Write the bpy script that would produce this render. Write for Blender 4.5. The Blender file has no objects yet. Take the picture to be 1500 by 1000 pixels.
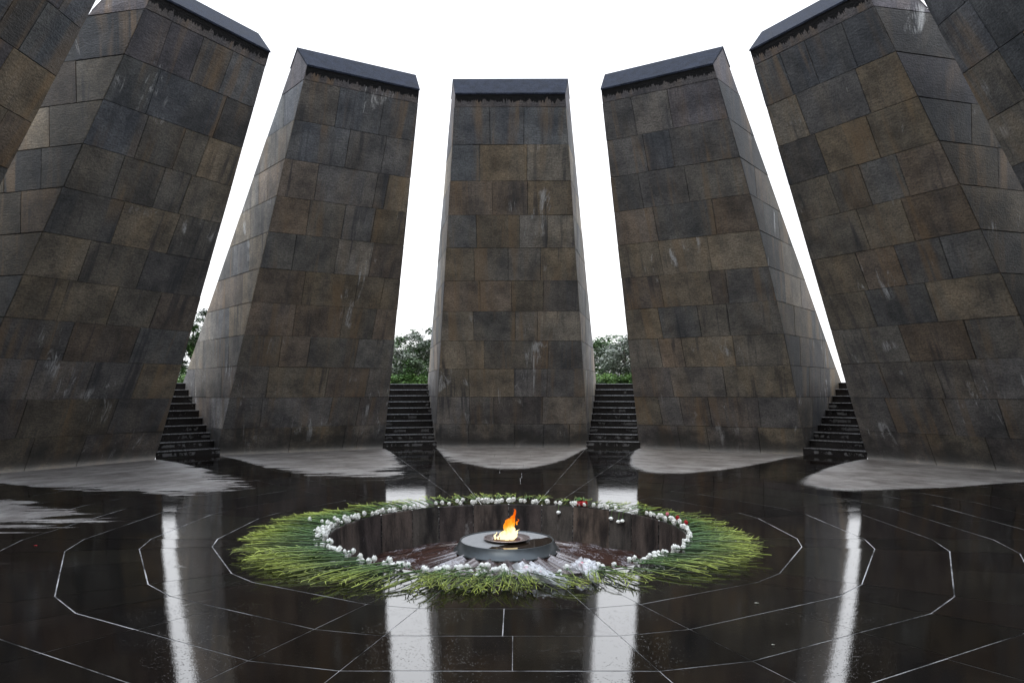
import bpy, math, random
from mathutils import Vector, Matrix, noise as mnoise
R = math.radians
sc = bpy.context.scene
col = sc.collection

# ---------------------------------------------------------------- camera
CAMX, CAMY, CAMZ = 0.102, -9.763, 1.60
cd = bpy.data.cameras.new("camera"); cam = bpy.data.objects.new("camera", cd); col.objects.link(cam)
cam.location = (CAMX, CAMY, CAMZ)
cam.rotation_euler = (R(90 + 3.931), R(0.055), R(0.241))
cd.sensor_width = 36; cd.lens = 1054.7 / 1500 * 36
cd.clip_start = 0.05; cd.clip_end = 6000
sc.camera = cam
sc.cycles.max_bounces = 5; sc.cycles.diffuse_bounces = 3; sc.cycles.glossy_bounces = 3; sc.cycles.transparent_max_bounces = 6
sc.view_settings.view_transform = 'Standard'; sc.view_settings.look = 'None'
sc.view_settings.exposure = 1.25; sc.view_settings.gamma = 1

# ---------------------------------------------------------------- shader helper
class Sh:
    def __init__(s, name=None, tree=None):
        if tree is None:
            s.mat = bpy.data.materials.new(name); s.mat.use_nodes = True; tree = s.mat.node_tree
        s.t = tree; s.t.nodes.clear()
    def n(s, typ, **kw):
        nd = s.t.nodes.new(typ)
        for k, v in kw.items(): setattr(nd, k, v)
        return nd
    def put(s, sock, v):
        if isinstance(v, V): s.t.links.new(v.o, sock)
        elif isinstance(v, bpy.types.NodeSocket): s.t.links.new(v, sock)
        elif v is not None:
            if isinstance(v, (tuple, list)) and len(v) == 3 and sock.type == 'RGBA': v = (*v, 1)
            sock.default_value = v
    def math(s, op, *a):
        nd = s.n('ShaderNodeMath', operation=op)
        for i, x in enumerate(a): s.put(nd.inputs[i], x)
        return V(s, nd.outputs[0])
    def clamp01(s, a):
        nd = s.n('ShaderNodeMath', operation='ADD', use_clamp=True); s.put(nd.inputs[0], a); nd.inputs[1].default_value = 0
        return V(s, nd.outputs[0])
    def xyz(s, v):
        nd = s.n('ShaderNodeSeparateXYZ'); s.put(nd.inputs[0], v)
        return [V(s, o) for o in nd.outputs]
    def comb(s, x, y, z):
        nd = s.n('ShaderNodeCombineXYZ')
        for i, q in enumerate((x, y, z)): s.put(nd.inputs[i], q)
        return V(s, nd.outputs[0])
    def noise(s, vec, scale=1, detail=4, rough=.55, dist=0):
        nd = s.n('ShaderNodeTexNoise'); s.put(nd.inputs['Vector'], vec)
        nd.inputs['Scale'].default_value = scale; nd.inputs['Detail'].default_value = detail
        nd.inputs['Roughness'].default_value = rough; nd.inputs['Distortion'].default_value = dist
        return V(s, nd.outputs[0])
    def voro(s, vec, scale=1, feature='F1'):
        nd = s.n('ShaderNodeTexVoronoi', feature=feature); s.put(nd.inputs['Vector'], vec); nd.inputs['Scale'].default_value = scale
        return V(s, nd.outputs['Distance'])
    def step(s, v, a, b, c=0, d=1):
        nd = s.n('ShaderNodeMapRange', interpolation_type='SMOOTHSTEP'); s.put(nd.inputs[0], v)
        for i, q in enumerate((a, b, c, d)): s.put(nd.inputs[1 + i], q)
        return V(s, nd.outputs[0])
    def mix(s, f, a, b):
        nd = s.n('ShaderNodeMix', data_type='RGBA'); s.put(nd.inputs[0], f); s.put(nd.inputs[6], a); s.put(nd.inputs[7], b)
        return V(s, nd.outputs[2])
    def mul(s, a, b):
        nd = s.n('ShaderNodeMix', data_type='RGBA', blend_type='MULTIPLY'); nd.inputs[0].default_value = 1
        s.put(nd.inputs[6], a); s.put(nd.inputs[7], b)
        return V(s, nd.outputs[2])
    def fmix(s, f, a, b): return (b - a) * f + a if isinstance(b, V) or isinstance(a, V) else f * (b - a) + a
    def attr(s, name, out='Color'):
        nd = s.n('ShaderNodeAttribute', attribute_name=name); return V(s, nd.outputs[out])
    def bump(s, h, strength=.3, dist=.01, normal=None):
        nd = s.n('ShaderNodeBump'); nd.inputs['Strength'].default_value = strength; nd.inputs['Distance'].default_value = dist
        s.put(nd.inputs['Height'], h)
        if normal is not None: s.put(nd.inputs['Normal'], normal)
        return V(s, nd.outputs[0])
    def pos(s):
        nd = s.n('ShaderNodeNewGeometry'); return V(s, nd.outputs['Position'])
    def obj(s):
        nd = s.n('ShaderNodeTexCoord'); return V(s, nd.outputs['Object'])
    def uv(s):
        nd = s.n('ShaderNodeTexCoord'); return V(s, nd.outputs['UV'])
    def out(s, **kw):
        p = s.n('ShaderNodeBsdfPrincipled'); o = s.n('ShaderNodeOutputMaterial')
        for k, v in kw.items(): s.put(p.inputs[k.replace('_', ' ')], v)
        s.t.links.new(p.outputs[0], o.inputs[0]); s.p = p
        return s.mat
class V:
    def __init__(v, s, o): v.s = s; v.o = o
    def __add__(a, b): return a.s.math('ADD', a, b)
    def __radd__(a, b): return a.s.math('ADD', b, a)
    def __sub__(a, b): return a.s.math('SUBTRACT', a, b)
    def __rsub__(a, b): return a.s.math('SUBTRACT', b, a)
    def __mul__(a, b): return a.s.math('MULTIPLY', a, b)
    def __rmul__(a, b): return a.s.math('MULTIPLY', b, a)

# ---------------------------------------------------------------- world: bright overcast sky
w = bpy.data.worlds.new("World"); sc.world = w; w.use_nodes = True
s = Sh(tree=w.node_tree)
sky = s.n('ShaderNodeTexSky', sky_type='NISHITA'); sky.sun_disc = False
sky.sun_elevation = R(58); sky.sun_rotation = R(20); sky.air_density = 1; sky.dust_density = 3
tc = s.n('ShaderNodeTexCoord'); d = V(s, tc.outputs['Generated']); dx, dy, dz = s.xyz(d)
cl = s.noise(s.comb(dx * 1.2, dy * 1.2, dz * 3.2), 1.6, 5, .5)
grad = s.mix(s.step(dz, .33, .90), (.76, .768, .785), (1.15, 1.28, 1.50))
cloud = s.mix(s.step(cl, .35, .7), (.955, .958, .965), (1.02, 1.02, 1.02))
overcast = s.mul(grad, cloud)
skyv = s.mix(.012, overcast, V(s, sky.outputs[0]))
bg = s.n('ShaderNodeBackground'); s.put(bg.inputs[0], skyv); bg.inputs[1].default_value = 0.86
w.cycles.sampling_method = 'MANUAL'; w.cycles.sample_map_resolution = 256
wo = s.n('ShaderNodeOutputWorld'); s.t.links.new(bg.outputs[0], wo.inputs[0])

sd = bpy.data.lights.new("sun", 'SUN'); sun = bpy.data.objects.new("sun", sd); col.objects.link(sun)
sd.energy = 0.6; sd.angle = R(35); sd.color = (1, .97, .93)
sun.rotation_euler = (R(32), 0, R(-20)); sun.location = (0, 0, 30)

# ---------------------------------------------------------------- mesh helpers
def tag(o, label=None, cat=None, group=None, kind=None):
    if label: o['label'] = label
    if cat: o['category'] = cat
    if group: o['group'] = group
    if kind: o['kind'] = kind
    return o
def empty(name, loc=(0, 0, 0), rz=0):
    o = bpy.data.objects.new(name, None); col.objects.link(o); o.location = loc; o.rotation_euler = (0, 0, rz)
    o.empty_display_size = .1
    return o
class MB:
    def __init__(m): m.v = []; m.f = []; m.c = []; m.uv = []; m.mi = []; m.sm = []
    def face(m, pts, c=(1, 1, 1, 1), uv=None, mi=0, smooth=False):
        b = len(m.v); m.v += [tuple(p) for p in pts]; m.f.append(tuple(range(b, b + len(pts))))
        m.c += [c] * len(pts); m.uv += list(uv) if uv else [(0, 0)] * len(pts); m.mi.append(mi); m.sm.append(smooth)
    def grid(m, rows, c=(1, 1, 1, 1), mi=0, smooth=True, close=False, cf=None):
        """rows of points joined into a shared-vertex sheet"""
        b = len(m.v); n = len(rows[0])
        for i, r in enumerate(rows):
            for j, p in enumerate(r):
                m.v.append(tuple(p)); m.c.append(cf(i / max(1, len(rows) - 1)) if cf else c); m.uv.append((j / n, i / len(rows)))
        for i in range(len(rows) - 1):
            for j in range(n if close else n - 1):
                k = (j + 1) % n
                m.f.append((b + i * n + j, b + i * n + k, b + (i + 1) * n + k, b + (i + 1) * n + j)); m.mi.append(mi); m.sm.append(smooth)
    def tube(m, pts, rad, seg=5, c=(1, 1, 1, 1), mi=0, cf=None):
        pts = [Vector(p) for p in pts]; rows = []
        for i, p in enumerate(pts):
            t = (pts[min(i + 1, len(pts) - 1)] - pts[max(i - 1, 0)]).normalized()
            a = t.cross(Vector((0, 0, 1)) if abs(t.z) < .9 else Vector((1, 0, 0))).normalized(); bb = t.cross(a)
            r = rad[i] if isinstance(rad, (list, tuple)) else rad
            rows.append([p + (a * math.cos(q) + bb * math.sin(q)) * r for q in [2 * math.pi * j / seg for j in range(seg)]])
        m.grid(rows, c, mi, True, True, cf)
    def build(m, name, mats, parent=None, loc=None):
        me = bpy.data.meshes.new(name); me.from_pydata(m.v, [], m.f)
        if not isinstance(mats, (list, tuple)): mats = [mats]
        for q in mats: me.materials.append(q)
        me.polygons.foreach_set('material_index', m.mi); me.polygons.foreach_set('use_smooth', m.sm)
        ca = me.color_attributes.new('tint', 'FLOAT_COLOR', 'POINT')
        ca.data.foreach_set('color', [x for c in m.c for x in (c if len(c) == 4 else (*c, 1))])
        ul = me.uv_layers.new(name='UVMap'); li = [0] * len(me.loops); me.loops.foreach_get('vertex_index', li)
        ul.data.foreach_set('uv', [x for i in li for x in m.uv[i]])
        me.update()
        o = bpy.data.objects.new(name, me); col.objects.link(o)
        if parent: o.parent = parent
        if loc: o.location = loc
        return o
def inset(poly, d):
    """inset of a convex CCW 2D polygon; d a number or one per edge"""
    n = len(poly); L = []
    for i in range(n):
        (x0, y0), (x1, y1) = poly[i], poly[(i + 1) % n]
        ex, ey = x1 - x0, y1 - y0; l = math.hypot(ex, ey); nx, ny = -ey / l, ex / l
        q = d[i] if isinstance(d, (list, tuple)) else d
        L.append((nx, ny, nx * x0 + ny * y0 + q))
    out = []
    for i in range(n):
        a, b, c = L[i - 1]; e, f, g = L[i]; det = a * f - b * e
        if abs(det) < 1e-9: out.append(poly[i]); continue
        out.append(((c * f - b * g) / det, (a * g - c * e) / det))
    return out
def area(p): return sum(p[i - 1][0] * p[i][1] - p[i][0] * p[i - 1][1] for i in range(len(p))) / 2
def ccw(p): return p if area(p) > 0 else p[::-1]

# ================================================================ materials
def stone_material():
    s = Sh('pylon_basalt')
    uv = s.uv(); u, v, _ = s.xyz(uv); P = s.pos(); px, py, pz = s.xyz(P)
    tint = s.attr('tint'); front = s.attr('tint', 'Alpha')
    U = s.comb(u, v, 0)
    big = s.noise(U, 1.6, 4, .65); fine = s.noise(U, 30, 2, .75); chis = s.noise(s.comb(u * 9, v * 38, 1), 1, 2, .65)
    c = s.mul(tint, s.mix(s.step(big, .25, .75), (.55, .56, .58), (1.5, 1.46, 1.40)))
    c = s.mul(c, s.mix(s.step(fine * .6 + chis * .4, .25, .75), (.42, .42, .42), (1.55, 1.55, 1.55)))
    # broad mineral runs down the face: rust and soot
    seed = s.xyz(tint)[0] * 60
    st = s.noise(s.comb(u * 3.2, v * .22, seed), 1, 3, .6, .3)
    brk = s.noise(s.comb(u * .7, v * .5, 7.7), 1, 2)
    rust = s.step(st, .49, .66) * s.step(brk, .38, .60)
    c = s.mix(rust * .46, c, s.mul(s.mix(fine, (.55, .55, .55), (1.4, 1.4, 1.4)), (.225, .150, .082)))
    och = s.step(s.noise(s.comb(u * 1.7, v * .3, seed + 20), 1, 2, .5), .48, .58)
    c = s.mix(och * .30, c, s.mul(c, (1.36, 1.18, .92)))
    soot = s.step(s.noise(s.comb(u * 5.2, v * .35, seed + 9), 1, 3, .65, .2), .53, .68) * s.step(brk, .62, .40)
    c = s.mix(soot * .66, c, (.034, .036, .042))
    # lime bloom: narrow ragged white runs
    ws = s.noise(s.comb(u * 3.8, v * .8, 23.), 1, 5, .78, .7)
    wg = s.noise(s.comb(u * .8, v * .8, 31.), 1, 2)
    wm = s.step(ws, .54, .66) * s.step(wg + s.step(pz, 3.4, .6) * .07, .60, .66)
    c = s.mix(s.clamp01(wm * (fine * 1.5)), c, (.50, .50, .49))
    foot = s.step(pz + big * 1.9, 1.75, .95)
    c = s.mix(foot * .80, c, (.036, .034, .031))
    # wet fringe hanging from the coping on the inner face
    dst = 9.607 - v
    jag = s.noise(s.comb(u * 7.5, 3, 5), 1, 2, .8) * .34 + s.noise(s.comb(u * 28, v * 3, 5), 1, 2, .6) * .18 - .10
    drip = s.step(dst - jag, .012, -.012) * s.step(front, .4, .6)
    c = s.mix(drip, c, (.003, .003, .004))
    pits = s.step(s.voro(s.comb(u, v * 1.4, 0), 9), .11, .05) * s.step(big, .46, .56)
    c = s.mix(pits * .85, c, (.018, .016, .015))
    nrm = s.bump(fine * .7 + chis * .5 + big * 1.2 - pits * 1.6, .60, .022)
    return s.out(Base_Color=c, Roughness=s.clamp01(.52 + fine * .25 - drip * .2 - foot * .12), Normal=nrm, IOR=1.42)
M_STONE = stone_material()

s = Sh('joint_mortar'); f = s.noise(s.pos(), 30, 3)
M_JOINT = s.out(Base_Color=s.mix(s.step(f, .45, .65), (.02, .02, .02), (.16, .155, .15)), Roughness=.85)

def coping_material():
    s = Sh('wet_coping_basalt'); P = s.obj()
    n1 = s.noise(P, 5, 4, .7); n2 = s.noise(P, 60, 2, .6)
    c = s.mix(s.step(n1 * .45 + n2 * .55, .38, .62), (.006, .008, .013), (.026, .031, .046))
    return s.out(Base_Color=c, Roughness=s.clamp01(n1 * .3 + .42), IOR=1.12, Normal=s.bump(n2, .4, .006))
M_COPE = coping_material()

def floor_material(grout=False):
    s = Sh('wet_joint' if grout else 'wet_paving')
    P = s.pos(); x, y, z = s.xyz(P)
    a = s.math('ARCTAN2', x, y); k = s.math('ROUND', a * (6 / math.pi)); da = a - k * (math.pi / 6)
    r = s.math('SQRT', x * x + y * y); t = r * s.math('SINE', da); q = r * s.math('COSINE', da)
    U = s.comb(x, y, 0)
    # dry stone sheltered below each leaning pylon; the left ones are only half dried and streaked
    nb = s.noise(U, 1.1, 4, .6) - .5; nf = s.noise(U, 9, 4, .7) - .5
    streak = s.noise(s.comb(x * .8 + y * .25, y * 4.6 - x * 1.2, 2.), 1, 4, .62, .6) - .5
    left = s.step(x, -.3, -2.2)
    nx = s.noise(U, 55, 2, .7) - .5
    e = q - 6.35 - t * t * .95 + nb * .45 + nf * .32 + nx * .75
    far = s.step(x, 4.6, 5.6) * s.step(y, 2.2, 1.4)
    edge = s.step(e - far * 1.1 + left * (streak * 5.0 + .45), -.16, .24) * s.step(e, -1.25, -.75) * s.step(y, -2.6, -1.9)
    side = s.step(s.math('ABSOLUTE', da) + nf * .008, R(11.35), R(11.15))
    inner = s.step(r, 12.2, 11.9)
    dry = edge * side * inner
    edge_sheen = s.step(e, 1.2, -.1)  # lighter edge of the dry stone: grazing sky sheen put into its colour
    # wet film: puddled (mirror) and merely damp
    pud = s.noise(U, .55, 4, .6)
    drops = s.voro(U, 44); dm = s.step(drops, .22, .08) * s.step(s.noise(U, 2.2, 3), .42, .58)
    tint = s.attr('tint')
    mott = s.noise(U, 5.5, 5, .65)
    if grout:
        wetc = s.mix(s.step(s.noise(U, 1.6, 5, .7), .36, .62), (.035, .034, .032), (.60, .59, .58)); dryc = s.mix(nf + .5, (.07, .068, .065), (.20, .195, .19))  # pale wet joints: sky glints on water-filled grooves painted as colour
    else:
        wetc = s.mul(tint, s.mix(mott, (.55, .52, .50), (1.6, 1.55, 1.45)))
        stain = s.step(s.noise(U, 1.7, 5, .6, 1.2), .60, .72)
        wetc = s.mix(stain * .35, wetc, (.018, .015, .009))
        dryc = s.mix(s.clamp01(nb + .5), (.30, .28, .26), (.50, .475, .445))
        dryc = s.mix(s.step(nf + streak, -.02, -.40) * .45, dryc, (.13, .127, .125))
        dryc = s.mix(edge_sheen * .35, dryc, (.50, .485, .465))
        dryc = s.mul(dryc, s.mix(nx + .5, (.55, .55, .55), (1.45, 1.45, 1.45)))
        dryc = s.mul(dryc, s.mix(s.step(s.noise(s.comb(t * 1.2, q * 2.6, k * 3.7), 1.3, 4, .7), .32, .66), (.62, .58, .56), (1.22, 1.2, 1.18)))
        dryc = s.mul(dryc, s.mix(s.clamp01(s.xyz(tint)[1] * 28), (.60, .60, .60), (1.2, 1.2, 1.2)))
    c = s.mix(dry, wetc, dryc)
    rw = s.clamp01(s.step(pud, .42, .72, .012, .045) + s.step(mott, .55, .8) * .03 + s.step(s.noise(U, 2.6, 4, .7, .5), .60, .74) * .16)
    rough = s.fmix(dry, rw, .62)
    if grout: rough = s.fmix(dry, .55, .8)
    h = s.noise(U, 90, 2, .6) * .22 + mott * .8 + dm * 1.7
    nd = s.bump(h + dry * s.noise(U, 60, 2, .7) * 5, .16, .004)
    ior = s.fmix(dry, 2.85 if not grout else 1.35, 1.4)
    return s.out(Base_Color=c, Roughness=rough, Normal=nd, IOR=ior)
M_FLOOR = floor_material(); M_GROUT = floor_material(True)

def stair_material():
    s = Sh('wet_stair_stone'); P = s.pos(); x, y, z = s.xyz(P)
    n1 = s.noise(P, 4.2, 4, .6); n2 = s.noise(P, 22, 4, .7); col_ = s.mix(n1, (.004, .004, .004), (.022, .018, .017))
    fz = s.math('FRACT', z * (10 / 1.831)); lvl = s.math('FLOOR', z * (10 / 1.831))
    U = s.comb(x * 1.3 + y * .4, lvl * 3.7, 0)
    on = s.step(s.noise(U, 1.9, 3, .6) - lvl * .014 + (s.noise(P, 9, 3, .7) - .5) * .5, .50, .56)
    rag = s.noise(s.comb(x * 11, lvl * 2.1, y * 2), 1, 4, .7) * .55
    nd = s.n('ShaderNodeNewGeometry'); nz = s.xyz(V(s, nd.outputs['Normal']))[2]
    col_ = s.mix(s.step(nz, .3, .6) * s.step(n2, .3, .6) * .8, col_, (.20, .195, .19))  # upward faces lighter: highlights of wet treads and nosings painted in
    patch = on * s.step(fz + rag, .98, .93) * s.step(fz - rag * .6, .12, .16)
    c = s.mix(patch * .85, col_, s.mix(n2, (.07, .067, .065), (.17, .165, .16)))
    return s.out(Base_Color=c, Roughness=s.fmix(patch, .22, .75), IOR=1.5, Normal=s.bump(n2, .35, .01))
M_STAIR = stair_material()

def basin_wall_material():
    s = Sh('basin_wall_stone'); P = s.obj(); x, y, z = s.xyz(P); a = s.math('ARCTAN2', x, y)
    tint = s.attr('tint')
    st = s.noise(s.comb(a * 11, z * 1.1, 1), 1, 4, .65); n2 = s.noise(P, 26, 4, .7)
    c = s.mul(tint, s.mix(s.step(st, .3, .7), (.30, .29, .30), (2.3, 2.15, 2.0))); c = s.mul(c, s.mix(n2, (.6, .6, .6), (1.4, 1.4, 1.4)))
    w_ = s.step(s.noise(s.comb(a * 9, z * 2.2, 9), 1, 4, .7), .62, .74)
    c = s.mix(w_ * .5, c, (.25, .24, .23))
    pits = s.step(s.voro(P, 13), .10, .04)
    c = s.mix(pits * .7, c, (.01, .01, .01))
    return s.out(Base_Color=c, Roughness=.42, IOR=1.45, Normal=s.bump(n2 - pits, .5, .012))
M_WALL = basin_wall_material()
def cone_material():
    s = Sh('wet_red_tuff'); P = s.obj(); x, y, z = s.xyz(P); a = s.math('ARCTAN2', x, y); r = s.math('SQRT', x * x + y * y)
    n1 = s.noise(s.comb(a * 9, r * 1.5, 0), 1, 4, .6); n2 = s.noise(P, 30, 4, .75); n3 = s.noise(P, 4, 4, .6)
    c = s.mix(n1, (.020, .008, .006), (.060, .026, .018))
    salt = s.step(n2 * .6 + n3 * .55 + n1 * .25, .70, .84)
    c = s.mix(salt * .8, c, (.30, .29, .31))
    return s.out(Base_Color=c, Roughness=s.clamp01(n2 * .22 + .04), IOR=1.9, Normal=s.bump(n2, .3, .006))
M_CONE = cone_material()

def simple(name, c, rough=.5, metallic=0, ior=1.45, var=.25, scale=12, bump=0, **kw):
    s = Sh(name); n = s.noise(s.obj(), scale, 4, .6)
    lo = tuple(q * (1 - var) for q in c); hi = tuple(q * (1 + var) for q in c)
    k = dict(Base_Color=s.mix(n, lo, hi), Roughness=rough, Metallic=metallic, IOR=ior)
    if bump: k['Normal'] = s.bump(n, bump, .01)
    k.update(kw); return s.out(**k)
M_RING = simple('dark_steel', (.055, .062, .064), .34, .6, 1.5, .35, 7, .1)
M_DISH = simple('heated_steel', (.36, .30, .285), .32, .8, 1.5, .25, 14)
M_HOLE = simple('burner_soot', (.05, .012, .008), .6)
def box_top_material():
    s = Sh('housing_top_steel'); P = s.obj(); x, y, z = s.xyz(P)
    nz = s.noise(P, 7, 5, .7) - .5; r = s.math('SQRT', x * x + y * y); n2 = s.noise(P, 60, 3, .7)
    m = s.step(y * -.9 + x * .75 + nz * .32, .20, .215)   # rain water standing on the near and right side
    c = s.mix(m, s.mix(n2, (.17, .17, .165), (.36, .36, .355)), (.022, .015, .010))
    return s.out(Base_Color=c, Roughness=s.fmix(m, .55, .03), IOR=1.5, Normal=s.bump(n2 * (1 - m), .4, .004))
M_TOP = box_top_material()

def veg(name, lo, hi, rough=.5, sc_=30, attr=True, trans=0):
    s = Sh(name); n = s.noise(s.obj(), sc_, 3); c = s.mix(n, lo, hi)
    if attr: c = s.mul(c, s.attr('tint'))
    return s.out(Base_Color=c, Roughness=rough, IOR=1.4)
M_STEM = veg('carnation_green', (.75, .75, .75), (1.2, 1.2, 1.2), .42)
M_PETAL = veg('white_petals', (.86, .86, .82), (.95, .95, .93), .7, 60)
M_RED = veg('red_petals', (.30, .008, .012), (.55, .02, .03), .5, 60)
M_PINK = veg('pink_petals', (.65, .16, .25), (.8, .3, .35), .5, 60)
M_LEAF = veg('tree_leaves', (.7, .7, .7), (1.25, 1.25, 1.25), .55, 2)
M_BARK = simple('tree_bark', (.09, .075, .06), .85, bump=.4)
s = Sh('cellophane'); n = s.noise(s.obj(), 18, 4)
M_WRAP = s.out(Base_Color=s.mix(n, (.70, .71, .73), (.92, .93, .95)), Roughness=.16, IOR=1.5, Alpha=s.step(n, .3, .7, .35, .8), Normal=s.bump(n, .4, .02))
def flame_material():
    s = Sh('fire'); P = s.obj(); x, y, z = s.xyz(P)
    n = s.noise(s.comb(x * 9, y * 9, z * 5), 1, 3, .6, .4)
    hot = s.clamp01(s.step(z, .02, .30, .95, .05) + (n - .5) * 1.5)
    c = s.mix(s.step(hot, .05, .40), (1., .15, .005), (1., .34, .02)); c = s.mix(s.step(hot, .40, .85), c, (1., .80, .42))
    em = s.n('ShaderNodeEmission'); s.put(em.inputs[0], c); s.put(em.inputs[1], s.step(hot, 0, 1, .42, .85))
    tr = s.n('ShaderNodeBsdfTransparent'); mx = s.n('ShaderNodeMixShader'); s.put(mx.inputs[0], s.step(n + hot * .3, .34, .48, .25, 1))
    s.t.links.new(tr.outputs[0], mx.inputs[1]); s.t.links.new(em.outputs[0], mx.inputs[2])
    o = s.n('ShaderNodeOutputMaterial'); s.t.links.new(mx.outputs[0], o.inputs[0]); return s.mat
M_FIRE = flame_material()
s = Sh('grass_ground'); n = s.noise(s.pos(), .8, 5)
M_GROUND = s.out(Base_Color=s.mix(n, (.035, .055, .018), (.06, .085, .03)), Roughness=.9)
s = Sh('plaza_stone'); n = s.noise(s.pos(), 1.5, 5)
M_PLAZA = s.out(Base_Color=s.mix(n, (.10, .10, .10), (.2, .195, .19)), Roughness=.35, IOR=1.45)

# ================================================================ proportions
K = .1998; HALF = math.atan(K)
R0, R1, R2, R3 = 10.983, 6.283, 6.757, 13.788
Z1, Z2, Z3 = 8.379, 8.916, 1.831
COURSE = [0, .080, .1718, .2625, .3498, .4379, .5267, .6177, .705, .7924, .8812, .9694]
RC = 12.2                     # radial distance of each pylon's base point

# ---------------------------------------------------------------- the wide setting
def annulus(mb, r0, r1, z, seg=96, mi=0, ell=None):
    for i in range(seg):
        a, b = 2 * math.pi * i / seg, 2 * math.pi * (i + 1) / seg
        f = (lambda t: (r0 * math.sin(t), r0 * math.cos(t), z)) if ell is None else (lambda t: (*ell(t), z))
        g = lambda t: (r1 * math.sin(t), r1 * math.cos(t), z)
        mb.face([f(a), g(a), g(b), f(b)][::-1], mi=mi)
m = MB(); annulus(m, 15.3, 26, Z3 - .004); tag(m.build('upper_plaza', M_PLAZA), kind='structure')
m = MB(); annulus(m, 25.5, 3500, Z3 - .03); tag(m.build('ground', M_GROUND), kind='structure')

# pit rim is slightly oval
PX, PY, PCY = 2.335, 2.335, 0.0
DISH = .0346                  # the paving falls gently to the pit on all sides, facet by facet
def fz(x, y):
    a = math.atan2(x, y); rr = math.hypot(x, y); da = a - round(a / R(30)) * R(30)
    if abs(da) <= HALF + 1e-6: re = rr * math.cos(da) / math.cos(HALF)
    else:
        h = R(15) - HALF; re = rr * math.cos(R(15) - abs(da)) / math.cos(h)
    return -DISH * max(0.0, 10.0 - re)
def rim(t, g=1.0): return (PX * g * math.sin(t), PCY + PY * g * math.cos(t))
def rim_dir(px, py):  # azimuth parameter of rim point in direction of (px,py)
    return math.atan2(px / PX, (py - PCY) / PY)

# ---------------------------------------------------------------- paving
grout = MB(); rnd = random.Random(5)
rings = [2.92, 3.652, 4.423, 5.169, 5.83, 6.54, 7.24, 7.93, 8.62, 9.31, 10.0, 11.12]
tiles = MB()
def tile_col():
    g = rnd.choice([(.019, .014, .012), (.026, .018, .015), (.016, .013, .012), (.027, .025, .019), (.030, .026, .020), (.021, .014, .013)])
    q = rnd.uniform(.12, .40); return (g[0] * q, g[1] * q, g[2] * q, 1)
def add_tile(poly, gap=.0045):
    poly = ccw(poly); grout.face([(a, b, fz(a, b) - .0025) for a, b in poly]); gp = []
    for i in range(len(poly)):
        (x0, y0), (x1, y1) = poly[i], poly[(i + 1) % len(poly)]; mx, my = (x0 + x1) / 2, (y0 + y1) / 2
        tang = abs((x1 - x0) * mx + (y1 - y0) * my) < .3 * math.hypot(x1 - x0, y1 - y0) * math.hypot(mx, my)
        gp.append(rnd.uniform(.0042, .0072) if tang else rnd.uniform(.002, .0042))
    p = inset(poly, gp)
    if area(p) < .01: return
    cx = sum(a for a, b in p) / len(p); cy = sum(b for a, b in p) / len(p)
    tx, ty = rnd.gauss(0, .0006), rnd.gauss(0, .0006); c = tile_col()
    tiles.face([(a, b, (a - cx) * tx + (b - cy) * ty + fz(a, b)) for a, b in p], c)
def pt(r, ang): return (r * math.sin(ang), r * math.cos(ang))
for k in range(12):
    a0 = R(30 * k); ang = HALF
    for i in range(len(rings) - 1):
        ra, rb = rings[i], rings[i + 1]
        A, B = pt(ra, a0 - ang), pt(ra, a0 + ang); C, D = pt(rb, a0 + ang), pt(rb, a0 - ang)
        L = 2 * rb * math.sin(ang); n = max(1, int(round(L / rnd.uniform(1.15, 1.7))))
        if L < 1.25: n = rnd.choice([1, 1, 2])
        cuts = [0] + sorted(min(.9, max(.1, (j + rnd.uniform(-.22, .22)) / n)) for j in range(1, n)) + [1]
        # joints square to the course
        for u0, u1 in zip(cuts[:-1], cuts[1:]):
            def lp(P, Q, u): return (P[0] + (Q[0] - P[0]) * u, P[1] + (Q[1] - P[1]) * u)
            w0 = ra * math.sin(ang); w1 = rb * math.sin(ang)
            def inner(u): return 0 if u == 0 else 1 if u == 1 else min(.97, max(.03, ((u * 2 - 1) * w1 / w0 + 1) / 2))
            add_tile([lp(A, B, inner(u0)), lp(A, B, inner(u1)), lp(D, C, u1), lp(D, C, u0)])
        # narrow sector facing the gap
        b0, b1 = a0 + ang, a0 + R(30) - ang
        add_tile([pt(ra, b0), pt(ra, b1), pt(rb, b1), pt(rb, b0)])
    # innermost course, cut to the pit rim
    for (s0, s1) in ((a0 - ang, a0 + ang), (a0 + ang, a0 + R(30) - ang)):
        n = 10 if s1 - s0 > .3 else 4; c = tile_col()
        P0, P1 = pt(2.915, s0 + .0015), pt(2.915, s1 - .0015)
        for j in range(n):
            u0, u1 = j / n, (j + 1) / n
            q0 = (P0[0] + (P1[0] - P0[0]) * u0, P0[1] + (P1[1] - P0[1]) * u0); q1 = (P0[0] + (P1[0] - P0[0]) * u1, P0[1] + (P1[1] - P0[1]) * u1)
            e0 = rim(rim_dir(*q0), 1.0); e1 = rim(rim_dir(*q1), 1.0)
            Q4 = (q0, e0, e1, q1); tiles.face([(*w_, fz(*w_)) for w_ in Q4], c); grout.face([(w_[0] * g_, w_[1] * g_, fz(*w_) - .003) for w_, g_ in zip(Q4, (1.003, 1, 1, 1.003))][::-1])
tag(grout.build('paving_joints', M_GROUT), kind='structure')
floor = tiles.build('stone_floor', M_FLOOR); tag(floor, kind='structure')
for pl in floor.data.polygons:
    if pl.normal.z < 0: pl.flip()

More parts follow.
